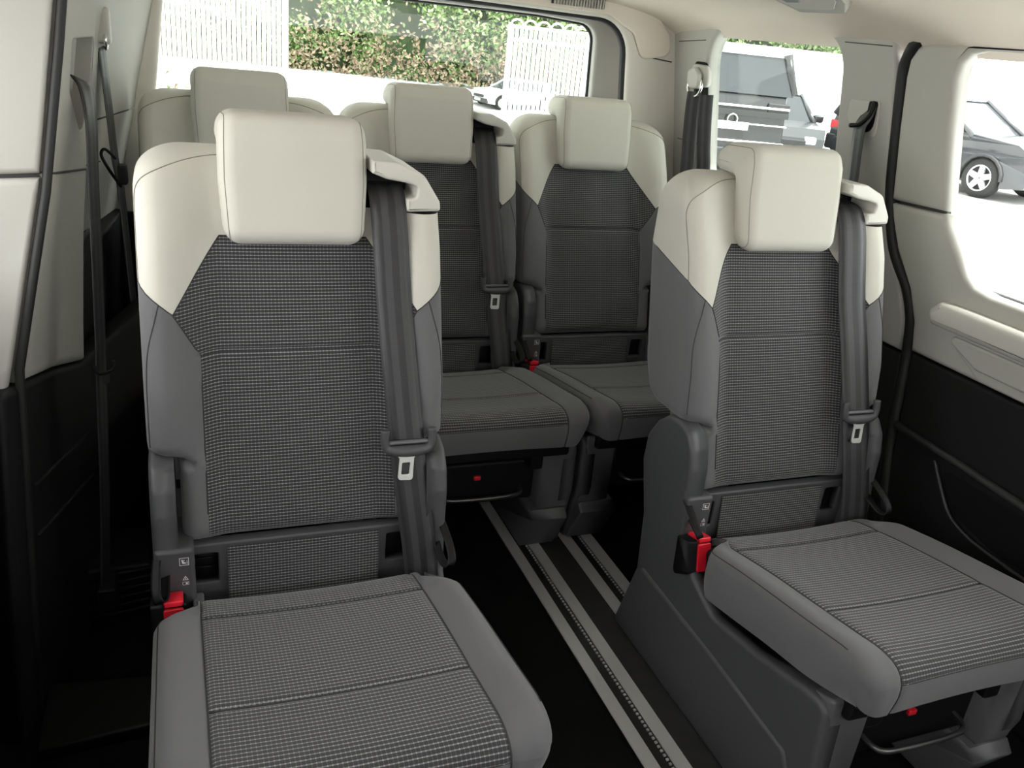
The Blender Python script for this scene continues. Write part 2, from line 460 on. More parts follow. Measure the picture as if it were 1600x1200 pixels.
prism('door_backing', [(.002, 1.06), (.002, 1.12), (.26, 1.12), (.26, 1.05)], -.055, -.012, GROOVE, ld, fn=mapLt)
prism('armrest', rpoly([(.062, .67, .02), (.052, .75, .03), (.075, .83, .03), (.26, .84, .01), (.26, .60, .01)], seg=4), 0, .035, DOORT, ld, bev=.018, fn=mapLt)
bbox('door_black_panel', (-.46, -.9, -.02), (-.40, 1.80, .95), SOFTB, ld, 0)
bbox('door_black_return', (-.44, 1.70, -.02), (-.29, 1.80, 1.05), SOFTB, ld, .01)
def mapCp(p, q, d):                                     # pillar face turned towards the cabin: p from its front edge (0) to its rear edge (.22)
    xa, ya = cpa(q); xb = xLc(q); t = p / .22
    return (xa + (xb - xa) * t + d * .88, ya + (1.955 - ya) * t - d * .35, q)
lseal = tube('trim_2', [(cpa(z)[0] - .006, cpa(z)[1] - .004, z) for z in (1.55, 1.4, 1.3, 1.2, 1.06, .9, .75, .6, .4, .2, 0)], .0085, RUBBER); tag(lseal, kind='structure')
# side skins added to block light; unseen front wall raised to dim the cabin
for nm, lo, hi in (('wall_left_light_block', (-.50, -.95, -.12), (-.47, 3.1, .95)), ('wall_right_light_block', (1.87, -.95, -.12), (1.90, 3.1, .93)), ('wall_front_light_block', (-.5, -1.0, -.12), (1.9, -.95, 1.28)), ('wall_left_rear_light_block', (-.47, 1.80, .70), (-.44, 3.1, .98)),
                   ('trim_light_block', (-.46, .20, .9), (-.36, .60, 1.56)), ('trim_8', (-.47, -.95, 1.50), (-.16, 3.05, 1.60)), ('trim_9', (1.70, -.95, 1.50), (1.90, 3.05, 1.60))):  # first box: unseen left pillar added to cut light on the one behind
    tag(bbox(nm, lo, hi, SOFTB, bev=0), kind='structure')

slot = rpoly([(.055, 1.318, .01), (.196, 1.318, .01), (.196, 1.23, .02), (.165, 1.150, .03), (.145, 1.150, .02), (.06, 1.235, .04)], seg=5)
cpo = [(0, q) for q in (1.56, 1.3, 1.18, 1.06, .95, .85, .72)] + [(.11, .690), (.22, .645)] + [(.22, q) for q in (.75, .85, .95, 1.06, 1.18, 1.3, 1.56)]
cp = prism('trim_3', cpo, -.07, 0, TRIM, bev=.022, seg=5, holes=[slot], fn=mapCp, hbev=.004); tag(cp, kind='structure')
prism('belt_recess', [(.03, 1.34), (.215, 1.34), (.215, 1.13), (.03, 1.13)], -.066, -.040, TRIM, cp, fn=mapCp)
prism('belt_slot', rpoly([(.07, 1.245, .01), (.15, 1.215, .01), (.15, 1.185, .005), (.07, 1.22, .005)], seg=3), -.042, -.034, BLACK, cp, fn=mapCp)
tube('split_groove', [mapCp(p, 1.092 - .12 * p, d) for p, d in ((0, -.03), (.002, -.012), (.010, -.0035), (.022, .0003), (.198, .0003), (.210, -.0035), (.218, -.012), (.22, -.03))], .0024, GROOVE, cp, n=6)
lw = prism('wall_left', [(-.05, .718), (0, .718), (.11, .686), (.22, .640), (.8, .60), (.8, -.02), (-.05, -.02)], -.06, -.006, SOFTB, fn=mapCp, bev=.012); tag(lw, kind='structure')
for z0 in (.50, .39):
    tube('panel_crease', [mapCp(.02, z0, -.005), mapCp(.22, z0 - .03, -.005)], .005, SOFTB, lw, n=6)

lq_hole = rpoly([(2.0, 1.45, .09), (2.38, 1.45, .09), (2.38, 1.0, .06), (2.0, 1.0, .06)], seg=6)
lqs = [(1.94, 1.55), (2.1, 1.55), (2.42, 1.55), (2.6, 1.55), (2.77, 1.55), (2.77, 1.094), (2.60, 1.094), (2.42, 1.094), (1.94, 1.094)]
V1 = prism('wall_left_quarter', [(1.94, 1.55), (2.42, 1.55), (2.42, .62), (1.94, .62)], -.04, 0, TRIM, holes=[lq_hole], fn=mapLq, smooth=False); tag(V1, kind='structure')
lqu = prism('trim_4', [(2.42, 1.55), (2.87, 1.55), (2.87, 1.094), (2.42, 1.094)], -.04, 0, TRIM, fn=mapLq, smooth=False); tag(lqu, kind='structure')
lql = prism('trim_5', [(2.42, 1.089), (2.87, 1.089), (2.87, .80), (2.42, .80)], -.04, 0, TRIM, fn=mapLq, smooth=False); tag(lql, kind='structure')
prism('lower_panel', [(1.96, .795), (2.87, .795), (2.87, 0), (1.96, 0)], -.04, .012, SOFTB, lql, bev=.01, fn=mapLq)
tube('panel_crease', [(xLq(2.43, .985) + .0005, 2.43, .985), (xLq(2.58, .975) + .0005, 2.58, .975)], .0016, GROOVE, lql, n=6)
tube('split_groove', [(xLq(2.43, 1.0915) - .001, 2.43, 1.0915), (xLq(2.77, 1.0915) - .001, 2.77, 1.0915)], .0022, GROOVE, lql, n=6)
wlq = prism('window_3', lq_hole, -.035, -.030, GLASST, fn=mapLq); tag(wlq, kind='structure')

# ribbed black moulding low on the left
rb = empty('step_moulding', (-.16, 1.95, 0)); tag(rb, 'black ribbed plastic moulding low beside the nearest seat at the left', 'moulding')
bbox('moulding_body', (-.24, -.06, -.01), (.07, .12, .14), BLACK, rb, .01)
for k in range(6):
    z = .012 + k * .022
    tube('rib', [(-.10, -.066, z - .006), (.0, -.066, z + .004), (.07, -.066, z + .012)], .005, BLACK, rb, n=6)
sill = prism('trim_6', [(-.30, 1.47), (.05, 1.50), (.05, 1.62), (-.30, 1.66)], -.012, .02, BLACK, bev=.006); tag(sill, kind='structure')

# rear frame, hatch and rear window
def mapY(y0): return lambda p, q, d: (p, y0 - d, q)
ring_hole = rpoly([(-.06, .80, .05), (1.515, .80, .05), (1.512, 1.20, .0), (1.482, 1.478, .12), (.845, 1.486, 0), (.006, 1.482, .05), (.003, 1.39, 0), (-.036, 1.09, 0)], seg=8)
ring = prism('wall_rear', [(-.46, -.02), (1.86, -.02), (1.86, .7), (1.762, 1.0), (1.727, 1.2), (1.70, 1.36), (1.66, 1.56), (-.05, 1.56), (-.035, 1.39), (-.105, 1.09), (-.19, .7), (-.46, .7)], -.03, .0, RINGM, bev=.014, holes=[ring_hole], fn=mapY(2.82)); tag(ring, kind='structure')
prism('header_trim', rpoly([(.1, 1.497), (.9, 1.497), (1.40, 1.490), (1.50, 1.44), (1.545, 1.36), (1.66, 1.38), (1.64, 1.45), (1.55, 1.54), (1.3, 1.56), (.1, 1.56)], .03, 4), .0, .012, HEAD, ring, bev=.006, fn=mapY(2.82))
bbox('lower_panel', (-.46, 2.80, -.01), (1.80, 2.818, .79), SOFTB, ring, .004)
tube('split_groove', [(1.545, 2.817, 1.372), (1.668, 2.817, 1.362)], .002, GROOVE, ring, n=6)
vent = empty('air_vent', (1.27, 2.80, 1.515)); tag(vent, 'small slatted air vent in the cream header above the rear window', 'vent')
bbox('vent_back', (-.09, -.004, -.012), (.10, .008, .02), GROOVE, vent, .002)
for k in range(18):
    bbox('slat', (-.085 + k * .0102, -.012, -.013), (-.080 + k * .0102, .0, .021), TRIML, vent, 0)
rseal = tube('trim_7', [(p[0] - (.035 if p[0] < .15 else 0), 2.855, p[1]) for p in offset(ring_hole, -.006)], .019, RUBBER, closed=True); tag(rseal, kind='structure')
hatch_hole = rpoly([(-.11, .82, .05), (1.44, .82, .05), (1.44, 1.12, 0), (1.425, 1.455, .06), (1.2, 1.468, 0), (.70, 1.470, 0), (-.05, 1.455, .04), (-.055, 1.39, 0)], seg=6)
hatch = prism('door_3', [(-.40, .0), (1.86, .0), (1.86, .8), (1.70, 1.60), (-.22, 1.60), (-.30, .8)], -.05, 0, TRIM, holes=[hatch_hole], bev=.012, fn=mapY(2.95)); tag(hatch, kind='structure')
tube('window_frit', [(p[0], 2.985, p[1]) for p in hatch_hole], .008, RUBBER, hatch, closed=True, n=6)
rw = prism('window_4', hatch_hole, -.045, -.040, GLASST, fn=mapY(2.95)); tag(rw, kind='structure')

# ------------------------------------------------------------------ seat rails
def rail(x0, x1, name, label):
    r = empty(name, ((x0 + x1) / 2, 1.0, 0)); tag(r, label, 'seat rail', 'floor rails')
    hw = (x1 - x0) / 2; g = .018
    bbox('rail_bed', (-hw, -1.6, -.012), (hw, 1.9, -.009), RUBBER, r, 0)
    for a, b in ((-hw, -g), (g, hw)):
        prism('rail_strip', [(a, -.0118), (b, -.0118), (b, .0), (a, .0)], -1.6, 1.9, ALU, r, bev=.0, fn=lambda p, q, d: (p, d, q), smooth=False)
    V = []; F = []
    for k in range(200):
        y = -1.3 + k * .0125
        for q in ((g - .006, y, -.0085),):
            b = len(V); s = .0028
            V += [(q[0] + dx * s, q[1] + dy * s, q[2] + dz * s) for dx in (-1, 1) for dy in (-1, 1) for dz in (-1, 1)]
            F += [(b, b + 1, b + 3, b + 2), (b + 4, b + 6, b + 7, b + 5), (b, b + 4, b + 5, b + 1), (b + 2, b + 3, b + 7, b + 6), (b, b + 2, b + 6, b + 4), (b + 1, b + 5, b + 7, b + 3)]
    t = mk('rail_teeth', V, F, ALU, r, smooth=False); tag(t, kind='stuff')
rail(.877, .976, 'seat_rail', 'slotted aluminium floor rail nearest the front left seat, running under the middle seat')
rail(1.055, 1.157, 'seat_rail', 'slotted aluminium floor rail partly hidden by the front right seat base')
cs = bbox('carpet_strip', (.978, -.6, -.0118), (1.053, 2.9, -.003), CARPET2, bev=0); tag(cs, 'charcoal carpet strip on the floor between the two aluminium rails', 'carpet')

# ------------------------------------------------------------------ seats
WT = 1.160
def Hb(w):
    if w < .62: return .223
    if w < .665: return .223 + .052 * sqrt(max(0, 1 - ((.665 - w) / .045) ** 2))
    return .275
def top_scale(w):
    t = max(0, (w - (WT - .075)) / .075)
    return 1 - .30 * (1 - sqrt(max(0, 1 - t ** 2.6)))
def v_i(w): return -.175 + .32 * (w - .4645)
BACK = [(.46, -.03), (.60, .0), (.64, .025), (.711, .065), (.99, .130), (1.1, .128), (1.16, .115)]
BULGE = [(.46, .012), (.6, .02), (.66, .05), (.75, .066), (1.0, .066), (1.1, .048), (1.16, .035)]
def back_pt(a, w, push=0):
    s = 1 if a >= 0 else -1; A = abs(a); H = Hb(w); b = interp(w, BULGE); v0 = v_i(w); vb = interp(w, BACK)
    r = .032 if H > .25 else .022
    if A <= .177: u = A
    elif A <= .245: u = .177 + (A - .177) / .068 * (H - r - .177)
    if A <= .245: v = v0 - b * sstep((u - .135) / (H - r - .135))
    elif A <= .292:
        t = (A - .245) / .047 * pi / 2; u = H - r + r * sin(t); v = v0 - b + r * (1 - cos(t))
    elif A <= .47:
        t = (A - .292) / .178; u = H; v = v0 - b + r + t * (vb - r - (v0 - b + r))
    elif A <= .517:
        t = (A - .47) / .047 * pi / 2; u = H - r + r * cos(t); v = vb - r + r * sin(t)
    else: u = H - r - (A - .517); v = vb
    if A < .2: v += .008 * exp(-((w - .81) / .005) ** 2) * sstep((.182 - A) / .01) - .006 * (1 - (A / .2) ** 2) * sstep((w - .46) / .05)
    v -= push
    ts = top_scale(w); u *= ts
    vm = (v0 + vb) / 2 + .02; k = 1
    if w > WT - .05: k = sqrt(max(0, 1 - ((w - WT + .05) / .05) ** 2.5))
    if w < .50: k = .55 + .45 * sqrt(max(0, 1 - ((.50 - w) / .0365) ** 2))
    if Hb(w) > .224 and w < .665:                                        # underside of the wings rounds in
        q = sstep((A - .2) / .05); k = k * (1 - q) + q * (.45 + .55 * sqrt(max(0, 1 - ((.665 - w) / .046) ** 2)))
    v = vm + (v - vm) * k
    return Vector((s * u, v, w))

TIP = (.222, .891)
def b_bound(w):
    if w < .81: return .177
    if w < .891: return .1765 + (w - .81) / .081 * (.222 - .1765)
    return .222 + (w - .891) / .121 * (.135 - .222)
def b_cream(A):
    if A < .222: return .891
    if A < .285: return .891 + (A - .222) / .063 * .054
    return .945 + (A - .285) / .2 * .045

def backrest(root, belted):
    xs = sorted(set([round(s * x, 4) for s in (-1, 1) for x in [0, .03, .06, .09, .12, .14, .155, .17, .177, .184, .195, .21, .225, .24, .245, .255, .265, .275, .285, .292, .32, .36, .40, .44, .47, .485, .50, .517, .56]]))
    ys = [.4640, .466, .47, .476, .484, .492, .50, .52, .54, .56, .58, .60, .612, .6205, .623, .628, .634, .642, .650, .658, .665] + [.68 + .02 * i for i in range(6)] + [.79, .795, .799, .802, .805, .807, .809, .811, .813, .815, .818, .821, .825, .83] + [.84 + .0175 * i for i in range(14)] + [1.085 + .0125 * i for i in range(3)] + [1.118, 1.126, 1.133, 1.139, 1.144, 1.149, 1.153, 1.156, 1.158, 1.1592, 1.16]
    lines = []
    for s in (-1, 1):
        lines += [(s * .135, 1.012, s * .222, .891), (s * .222, .891, s * .1765, .81), (s * .222, .891, s * .285, .945), (s * .285, .945, s * .485, .99)]
    lines += [(-1, 1.012, 1, 1.012), (-1, .81, 1, .81), (-1, .891, 1, .891)]
    if belted: lines += [(.13, 0, .13, 1), (-1, 1.066, 1, 1.066)]
    def cl(a, w):
        A = abs(a)
        if w < 1.012 and A < b_bound(w): return 'ins_up' if w > .81 else 'ins_lo'
        if belted and a > .13 and w > 1.066: return None
        if w > b_cream(A): return 'cream'
        return 'bolR' if a > 0 else 'bolL'
    specs = {'ins_up': ('upper_woven_panel', WEAVE), 'ins_lo': ('lower_woven_panel', WEAVE), 'cream': ('shoulder_cover', CREAM), 'bolL': ('side_bolster', GREY), 'bolR': ('side_bolster', GREY)}
    P = domain_parts(xs, ys, lines, cl, back_pt, specs, root)
    def seam(pts, parent, m, r=.0011, per=6, smooth_=False):
        if smooth_: poly = [(p.x, p.y) for p in catmull([(x, y, 0) for x, y in pts], 8)]
        else:
            poly = []
            for (x0, y0), (x1, y1) in zip(pts, pts[1:]):
                for k in range(per): poly.append((x0 + (x1 - x0) * k / per, y0 + (y1 - y0) * k / per))
            poly.append(pts[-1])
        tube('seam', [back_pt(a, ww, .0004) for a, ww in poly], r, m, parent, n=5)
    for s in (-1, 1):
        bol = P['bolR' if s > 0 else 'bolL']
        seam([(s * .178, .47), (s * .1768, .81), (s * .222, .891)], bol, SEAM, .0014)
        seam([(s * .222, .891), (s * .285, .945), (s * .485, .99)], bol, SEAM, .0010)
        seam([(s * .275, .66), (s * .272, .80), (s * .252, .885), (s * .245, .91)], bol, SEAM, .0009, smooth_=True)
        seam([(s * .135, 1.012), (s * .222, .891)], P['cream'], SEAM, .0011)
        if not (belted and s > 0):
            seam([(s * .283, .945), (s * .283, 1.05), (s * .280, 1.085), (s * .262, 1.115), (s * .225, 1.135), (s * .17, 1.146), (s * .08, 1.149)], P['cream'], SEAMC, .0009, smooth_=True)
    seam([(-.135, 1.012), (.135, 1.012)], P['cream'], SEAM)
    # rear shell
    V = []; F = []; ws = [.47, .6, .7, .8, .9, 1.0, 1.06, 1.1, 1.13]
    for ww in ws:
        vb = interp(ww, BACK); H = (Hb(ww) - .05) * top_scale(ww)
        V += [(-H, vb - .002, ww), (-H * .5, vb + .008, ww), (0, vb + .01, ww), (H * .5, vb + .008, ww), (H, vb - .002, ww)]
    for i in range(len(ws) - 1):
        for k in range(4): F.append((i * 5 + k, i * 5 + k + 1, i * 5 + 6 + k, i * 5 + 5 + k))
    mk('back_shell', V, F, PLAST, root)
    return P

# cushion
CP = catmull([(-.232, .378, 0), (-.26, .394, 0), (-.313, .407, 0), (-.45, .435, 0), (-.605, .460, 0), (-.69, .474, 0), (-.74, .482, 0), (-.778, .479, 0), (-.801, .462, 0), (-.807, .435, 0), (-.804, .408, 0), (-.798, .382, 0)], 10)
CL = [0]
for i in range(1, len(CP)): CL.append(CL[-1] + (CP[i] - CP[i - 1]).length)
LT = CL[-1]
def cprof(l):
    l = max(0, min(LT, l))
    for i in range(len(CL) - 1):
        if l <= CL[i + 1]:
            t = (l - CL[i]) / (CL[i + 1] - CL[i]); p = CP[i].lerp(CP[i + 1], t)
            i0 = max(0, i - 2); i1 = min(len(CP) - 1, i + 3); d = (CP[i1] - CP[i0]).normalized()
            return p, Vector((d.y, -d.x, 0)) * (1 if d.x < 0 or True else -1)
    return CP[-1], Vector((-1, 0, 0))
def cush_at(v):
    for i in range(len(CP)):
        if CP[i].x <= v: return CL[i]
    return LT
L1, L2 = cush_at(-.313), cush_at(-.605)
LF = next(CL[i] for i in range(len(CP)) if CP[i].x < -.78 and CP[i].y < .452)
def cush_pt(a, l, push=0):
    s = 1 if a >= 0 else -1; A = abs(a); p, n = cprof(l)
    f = l / LT
    H = .278 - .028 * max(0, (f - .72) / .28) ** 2
    if l < .118: H = .206 + (H - .206) * sqrt(max(0, 1 - ((.118 - max(l, .075)) / .043) ** 2)) if l > .075 else .206
    r = min(.028, (H - .2) * .6); rise = .013 * (1 - sstep((f - .72) / .25)) * sstep(f / .12)
    gro = -.0045 * (exp(-((l - L1) / .006) ** 2) + exp(-((l - L2) / .006) ** 2))
    if A <= .2:
        u = A; off = -.006 * (1 - (A / .2) ** 2) + gro * sstep((.203 - A) / .01)
        off -= .003 * exp(-((A - .2) / .006) ** 2)
    elif A <= .245:
        t = (A - .2) / .045; u = .2 + t * (H - r - .2); off = rise * sstep(t) - .003 * exp(-((A - .2) / .006) ** 2)
    else:
        t = min(1, (A - .245) / .047) * pi / 2; u = H - r + r * sin(t); off = rise - r * (1 - cos(t))
    q = p + n * (off + push); v, w = q.x, q.y
    if A > .292:
        t = (A - .292) / .128
        bv = -.25 - .525 * f; bw = interp(-bv, [(.25, .29), (.35, .305), (.56, .348), (.72, .374), (.82, .386)])
        v += (bv - v) * t; w += (bw - w) * t; u += -.012 * t + .006 * sin(pi * t)
    return Vector((s * u, v, w))

def cushion(root):
    xs = sorted(set([round(s * x, 4) for s in (-1, 1) for x in [0, .04, .08, .12, .15, .175, .188, .194, .197, .2, .203, .207, .213, .222, .232, .24, .245, .254, .264, .273, .283, .292, .31, .335, .36, .39, .42]]))
    ys = sorted(set([round(LT * i / 46, 5) for i in range(47)] + [round(x + d, 5) for x in (L1, L2) for d in (-.012, -.008, -.005, -.0025, 0, .0025, .005, .008, .012)]))
    def cl(a, l):
        A = abs(a)
        if A < .2: return ('r' if l < L1 else 'm' if l < L2 else 'f') if l < LF else 'front'
        return 'R' if a > 0 else 'L'
    specs = {'r': ('cushion_rear_panel', WEAVEC), 'm': ('cushion_middle_panel', WEAVEC), 'f': ('cushion_front_panel', WEAVEC), 'front': ('cushion_front_band', GREY), 'R': ('cushion_bolster', GREY), 'L': ('cushion_bolster', GREY)}
    P = domain_parts(xs, ys, [(-1, L1, 1, L1), (-1, L2, 1, L2), (-1, LF, 1, LF)], cl, cush_pt, specs, root)
    N = 40
    for s, k in ((-1, 'L'), (1, 'R')):
        tube('seam', [cush_pt(s * .2, LT * i / N, .0006) for i in range(1, N + 1)], .0015, SEAM, P[k], n=5)
        tube('seam', [cush_pt(s * .268, LT * (.05 + .72 * i / N), .0006) for i in range(N + 1)], .0010, SEAM, P[k], n=5)
    tube('seam', [cush_pt(-.2 + .4 * i / 16, LF, .0004) for i in range(17)], .0012, SEAM, P['front'], n=5)
    for l in (L1, L2):
        V = []; F = []
        for i in range(46):
            a = -.196 + .392 * i / 45
            tube_data([cush_pt(a - .0026, l - .0035, .0008), cush_pt(a + .0026, l - .0035, .0006)], .0007, 4, V=V, F=F)
        tag(mk('stitching', V, F, STITCH, P['m'], smooth=False), kind='stuff')
        tube('seam', [cush_pt(-.2 + .4 * i / 16, l, .0) for i in range(17)], .0012, SEAM, P['m'], n=5)
    bbox('cushion_pan', (-.24, -.755, .33), (.24, -.26, .385), BLACK, root, .01)

def headrest(root):
    pf = rpoly([(-.054, 1.0, .034), (-.030, 1.12, 0), (-.018, 1.195, .035), (.0, 1.232, .06), (.105, 1.226, .042), (.140, 1.204, .034), (.134, 1.154, .034), (.052, 1.152, .01), (.040, 1.10, .03), (.022, 1.002, .034)], seg=8)
    def fn(p, q, d):
        k = 1.0 - .065 * max(0, (1.11 - q) / .11) ** 1.5 - .045 * max(0, (q - 1.13) / .11) ** 2
        return (d * k, p, q)
    V = []; F = []
    
    o = prism('headrest', pf, 0, .134, CREAM, root, bev=.031, fn=fn, seg=7)
    # mirror the other half onto it
    bm = bmesh.new(); bm.from_mesh(o.data)
    for f in [f for f in bm.faces if all(abs(v.co.x) < 1e-5 for v in f.verts)]: bm.faces.remove(f)
    g = bmesh.ops.duplicate(bm, geom=bm.verts[:] + bm.edges[:] + bm.faces[:])['geom']
    for e in g:
        if isinstance(e, bmesh.types.BMVert): e.co.x = -e.co.x
    bmesh.ops.remove_doubles(bm, verts=bm.verts, dist=1e-5); bmesh.ops.recalc_face_normals(bm, faces=bm.faces)
    # dish the front face slightly
    bmesh.ops.subdivide_edges(bm, edges=[e for e in bm.edges if abs(e.verts[0].co.x - e.verts[1].co.x) > .15], cuts=7, use_grid_fill=True)
    for v in bm.verts:
        if v.co.z < 1.21 and v.co.y < .0 and v.co.z > 1.01:
            v.co.y += .006 * max(0, 1 - (v.co.x / .1) ** 2) * sin(pi * (v.co.z - 1.01) / .2)
    bm.to_mesh(o.data); bm.free(); o.data.polygons.foreach_set('use_smooth', [True] * len(o.data.polygons))
    pin = offset(pf if area2(pf) > 0 else pf[::-1], .008)
    for s in (-1, 1):
        tube('seam', [(s * (fn(p, q, .134 - .0105)[0] + .0005), p, q) for p, q in pin], .0008, SEAMC, o, closed=True, n=5)
        tube('headrest_post', [(s * .06, .085, 1.12), (s * .06, .085, 1.175)], .008, CREAMP, root, n=10)
    bbox('post_guide', (-.09, .06, 1.145), (.09, .115, 1.160), CREAMP, root, .006)

def base(root):
    side = [(-.02, .001), (-.07, .17), (-.052, .35), (-.008, .48), (-.012, .55), (-.045, .60), (-.085, .632), (-.13, .640), (-.175, .628), (-.200, .595), (-.212, .55), (-.214, .47), (-.225, .37), (-.30, .322), (-.385, .288), (-.53, .312), (-.67, .348), (-.735, .36), (-.742, .20), (-.69, .001)]
    skirt = [(-.012, .001), (-.075, .205), (-.10, .222), (-.40, .213), (-.672, .195), (-.70, .15), (-.665, .001)]
    for s in (-1, 1):
        c = prism('side_cover', rpoly(side, .03, 3), s * .232, s * .275, PLAST, root, bev=.011, fn=lambda p, q, d: (d, p, q))
        prism('cover_skirt', rpoly(skirt, .012, 3), s * .24, s * .281, PLAST, c, bev=.009, fn=lambda p, q, d: (d, p, q))
        foot = prism('seat_leg', rpoly([(-.738, .372), (-.735, .15), (-.45, .15), (-.42, .28), (-.53, .31), (-.67, .345)], .008, 3), s * .17, s * .264, LEGM, root, bev=.008, fn=lambda p, q, d: (d, p, q))
        prism('leg_shoe', rpoly([(-.758, .128), (-.738, .152), (-.45, .152), (-.45, .001), (-.688, .001)], .004, 3), s * .150, s * .262, LEGM, foot, bev=.008, fn=lambda p, q, d: (d, p, q))
        # pull strap loop
        lp = [(s * .268, -.205, .475), (s * .272, -.245, .455), (s * .272, -.275, .435), (s * .266, -.280, .420), (s * .258, -.262, .418), (s * .256, -.225, .432), (s * .256, -.205, .44)]
        ribbon('pull_strap', lp, (0, .35, 1) if False else (.9, 0, .3), .016, BLACK, root, .001, 4)
    # hinge frame with two pockets and the woven strip
    holes = [box_poly(-.208, .376, -.163, .440, .004, 2), box_poly(.163, .376, .208, .440, .004, 2)]
    fr = prism('hinge_frame', box_poly(-.235, .31, .235, .462, .008), .150, .174, PLAST, root, bev=.004, holes=holes, fn=lambda p, q, d: (p, -d, q))
    bbox('pocket_liner', (-.215, -.152, .365), (-.155, -.11, .448), BLACK, fr, 0)
    bbox('pocket_liner', (.155, -.152, .365), (.215, -.11, .448), BLACK, fr, 0)
    for zz in (.40, .42):
        tube('anchor_bar', [(-.208, -.156, zz), (-.163, -.156, zz)], .0025, BLACK, fr, n=6)
    bbox('hinge_block', (-.274, -.222, .25), (-.205, -.10, .486), PLAST, root, .008, 3)
    bbox('hinge_block', (.222, -.195, .25), (.274, -.10, .47), PLAST, root, .008, 3)
    bbox('buckle_bracket', (-.212, -.24, .30), (-.192, -.20, .375), PLASTL, root, .004)
    xs = [-.146 + .292 * i / 12 for i in range(13)]; ys = [.33 + .124 * i / 6 for i in range(7)]
    domain_parts(xs, ys, [], lambda a, b: 's', lambda a, b: Vector((a, -.176 - .012 * (.454 - b) / .12 - .002 * sin(pi * (a + .146) / .292), b)), {'s': ('woven_strip', WEAVE)}, root)
    # printed symbols on the hinge block
    def pr_(name, polys):
        V = []; F = []
        for pl in polys:
            b = len(V); V += [(x, -.2228, z) for x, z in pl]; F.append(tuple(range(b, b + len(pl))))
        return mk(name, V, F, WHITE, root, smooth=False)
    cx, cz = -.2235, .462; q = .0082; t = .0011
    polys = [[(cx - q, cz - q), (cx + q, cz - q), (cx + q, cz - q + t), (cx - q, cz - q + t)], [(cx - q, cz + q - t), (cx + q, cz + q - t), (cx + q, cz + q), (cx - q, cz + q)], [(cx - q, cz - q), (cx - q + t, cz - q), (cx - q + t, cz + q), (cx - q, cz + q)], [(cx + q - t, cz - q), (cx + q, cz - q), (cx + q, cz + q), (cx + q - t, cz + q)],
             [(cx - .005, cz + .0045), (cx - .0025, cz + .0045), (cx - .0005, cz - .001), (cx + .003, cz - .002), (cx + .003, cz - .0045), (cx - .003, cz - .0045)],
             [(cx - .0015, cz + .002), (cx - .0005, cz + .004), (cx + .001, cz + .003), (cx + .0005, cz + .001)],
             [(cx + .0045, cz - .005), (cx + .0058, cz - .005), (cx + .0058, cz - .001), (cx + .0045, cz - .001)], [(cx + .0045, cz), (cx + .0058, cz), (cx + .0058, cz + .002), (cx + .0045, cz + .002)]]
    pr_('child_seat_symbol', polys)
    cz = .425; cx = -.2225
    def tri(cx, cz, r): return [(cx + r * sin(k * 2 * pi / 3), cz + r * cos(k * 2 * pi / 3)) for k in range(3)]
    A_ = tri(cx, cz, .0062); B_ = tri(cx, cz, .0040)
    polys = [[A_[k], A_[(k + 1) % 3], B_[(k + 1) % 3], B_[k]] for k in range(3)]
    polys += [[(cx - .0006, cz - .0012), (cx + .0006, cz - .0012), (cx + .0006, cz + .002), (cx - .0006, cz + .002)]]
    c2 = cz - .0105
    for (a, b, c, d) in ((-.0055, -.0035, .0055, -.0028), (-.0055, .0028, .0055, .0035), (-.0055, -.0035, -.0048, .0035), (.0048, -.0035, .0055, .0035), (0, -.0018, .0035, .0018)):
        polys.append([(cx + a, c2 + b), (cx + c, c2 + b), (cx + c, c2 + d), (cx + a, c2 + d)])
    pr_('warning_symbol', polys)
    # buckle
    bk = prism('buckle', rpoly([(-.2285, .296, .008), (-.285, .33, .008), (-.268, .405, .006), (-.222, .395, .006)], seg=3), -.283, -.222, BLACK, root, bev=.006, fn=lambda p, q, d: (d, p, q))
    V, F = prism_data(rpoly([(-.262, -.002, .004), (-.228, -.002, .004), (-.228, .044, .004), (-.262, .044, .004)], seg=3), -.004, .006, .003)
    def top(p, q, d):
        A0 = Vector((0, -.268, .405)); B0 = Vector((0, -.222, .395)); e = (B0 - A0).normalized(); n_ = Vector((0, -e.z, e.y)); n_ = n_ if n_.z > 0 else -n_
        x = A0 + e * (q - .002) + n_ * (d + .0005); x.x = p; return x
    mk('release_button', [top(*v) for v in V], F, RED, bk, wn=True)
    V2, F2 = prism_data(rpoly([(-.278, .345, .004), (-.278, .345, .004)], seg=2) if False else box_poly(-.262, .334, -.228, .398, .004, 2), -.004, .004, .002)
    def fr_(p, q, d):
        A0 = Vector((0, -.285, .33)); B0 = Vector((0, -.268, .405)); t_ = (q - .33) / .075; x = A0.lerp(B0, t_); x.y -= d + .001; x.x = p; return x
    mk('release_button', [fr_(*v) for v in V2], F2, RED, bk, wn=True)
    # under the seat
    bbox('seat_frame', (-.165, -.70, .17), (.165, -.12, .30), BLACK, root, .01)
    for s in (-1, 1):
        bbox('slide_runner', (s * .15 - .02, -.74, .285), (s * .15 + .02, -.30, .33), BLACK, root, .006)
    tube('release_bar', catmull([(-.12, -.69, .22), (-.11, -.735, .215), (-.06, -.745, .213), (.06, -.745, .213), (.11, -.735, .215), (.12, -.69, .22)], 5), .006, STEELD, root, n=8)
    bbox('release_tag', (-.02, -.708, .25), (.0, -.699, .262), RED, root, .002)

STEELD = mat('dark_steel', (.12, .12, .12), .35, metal=.8)

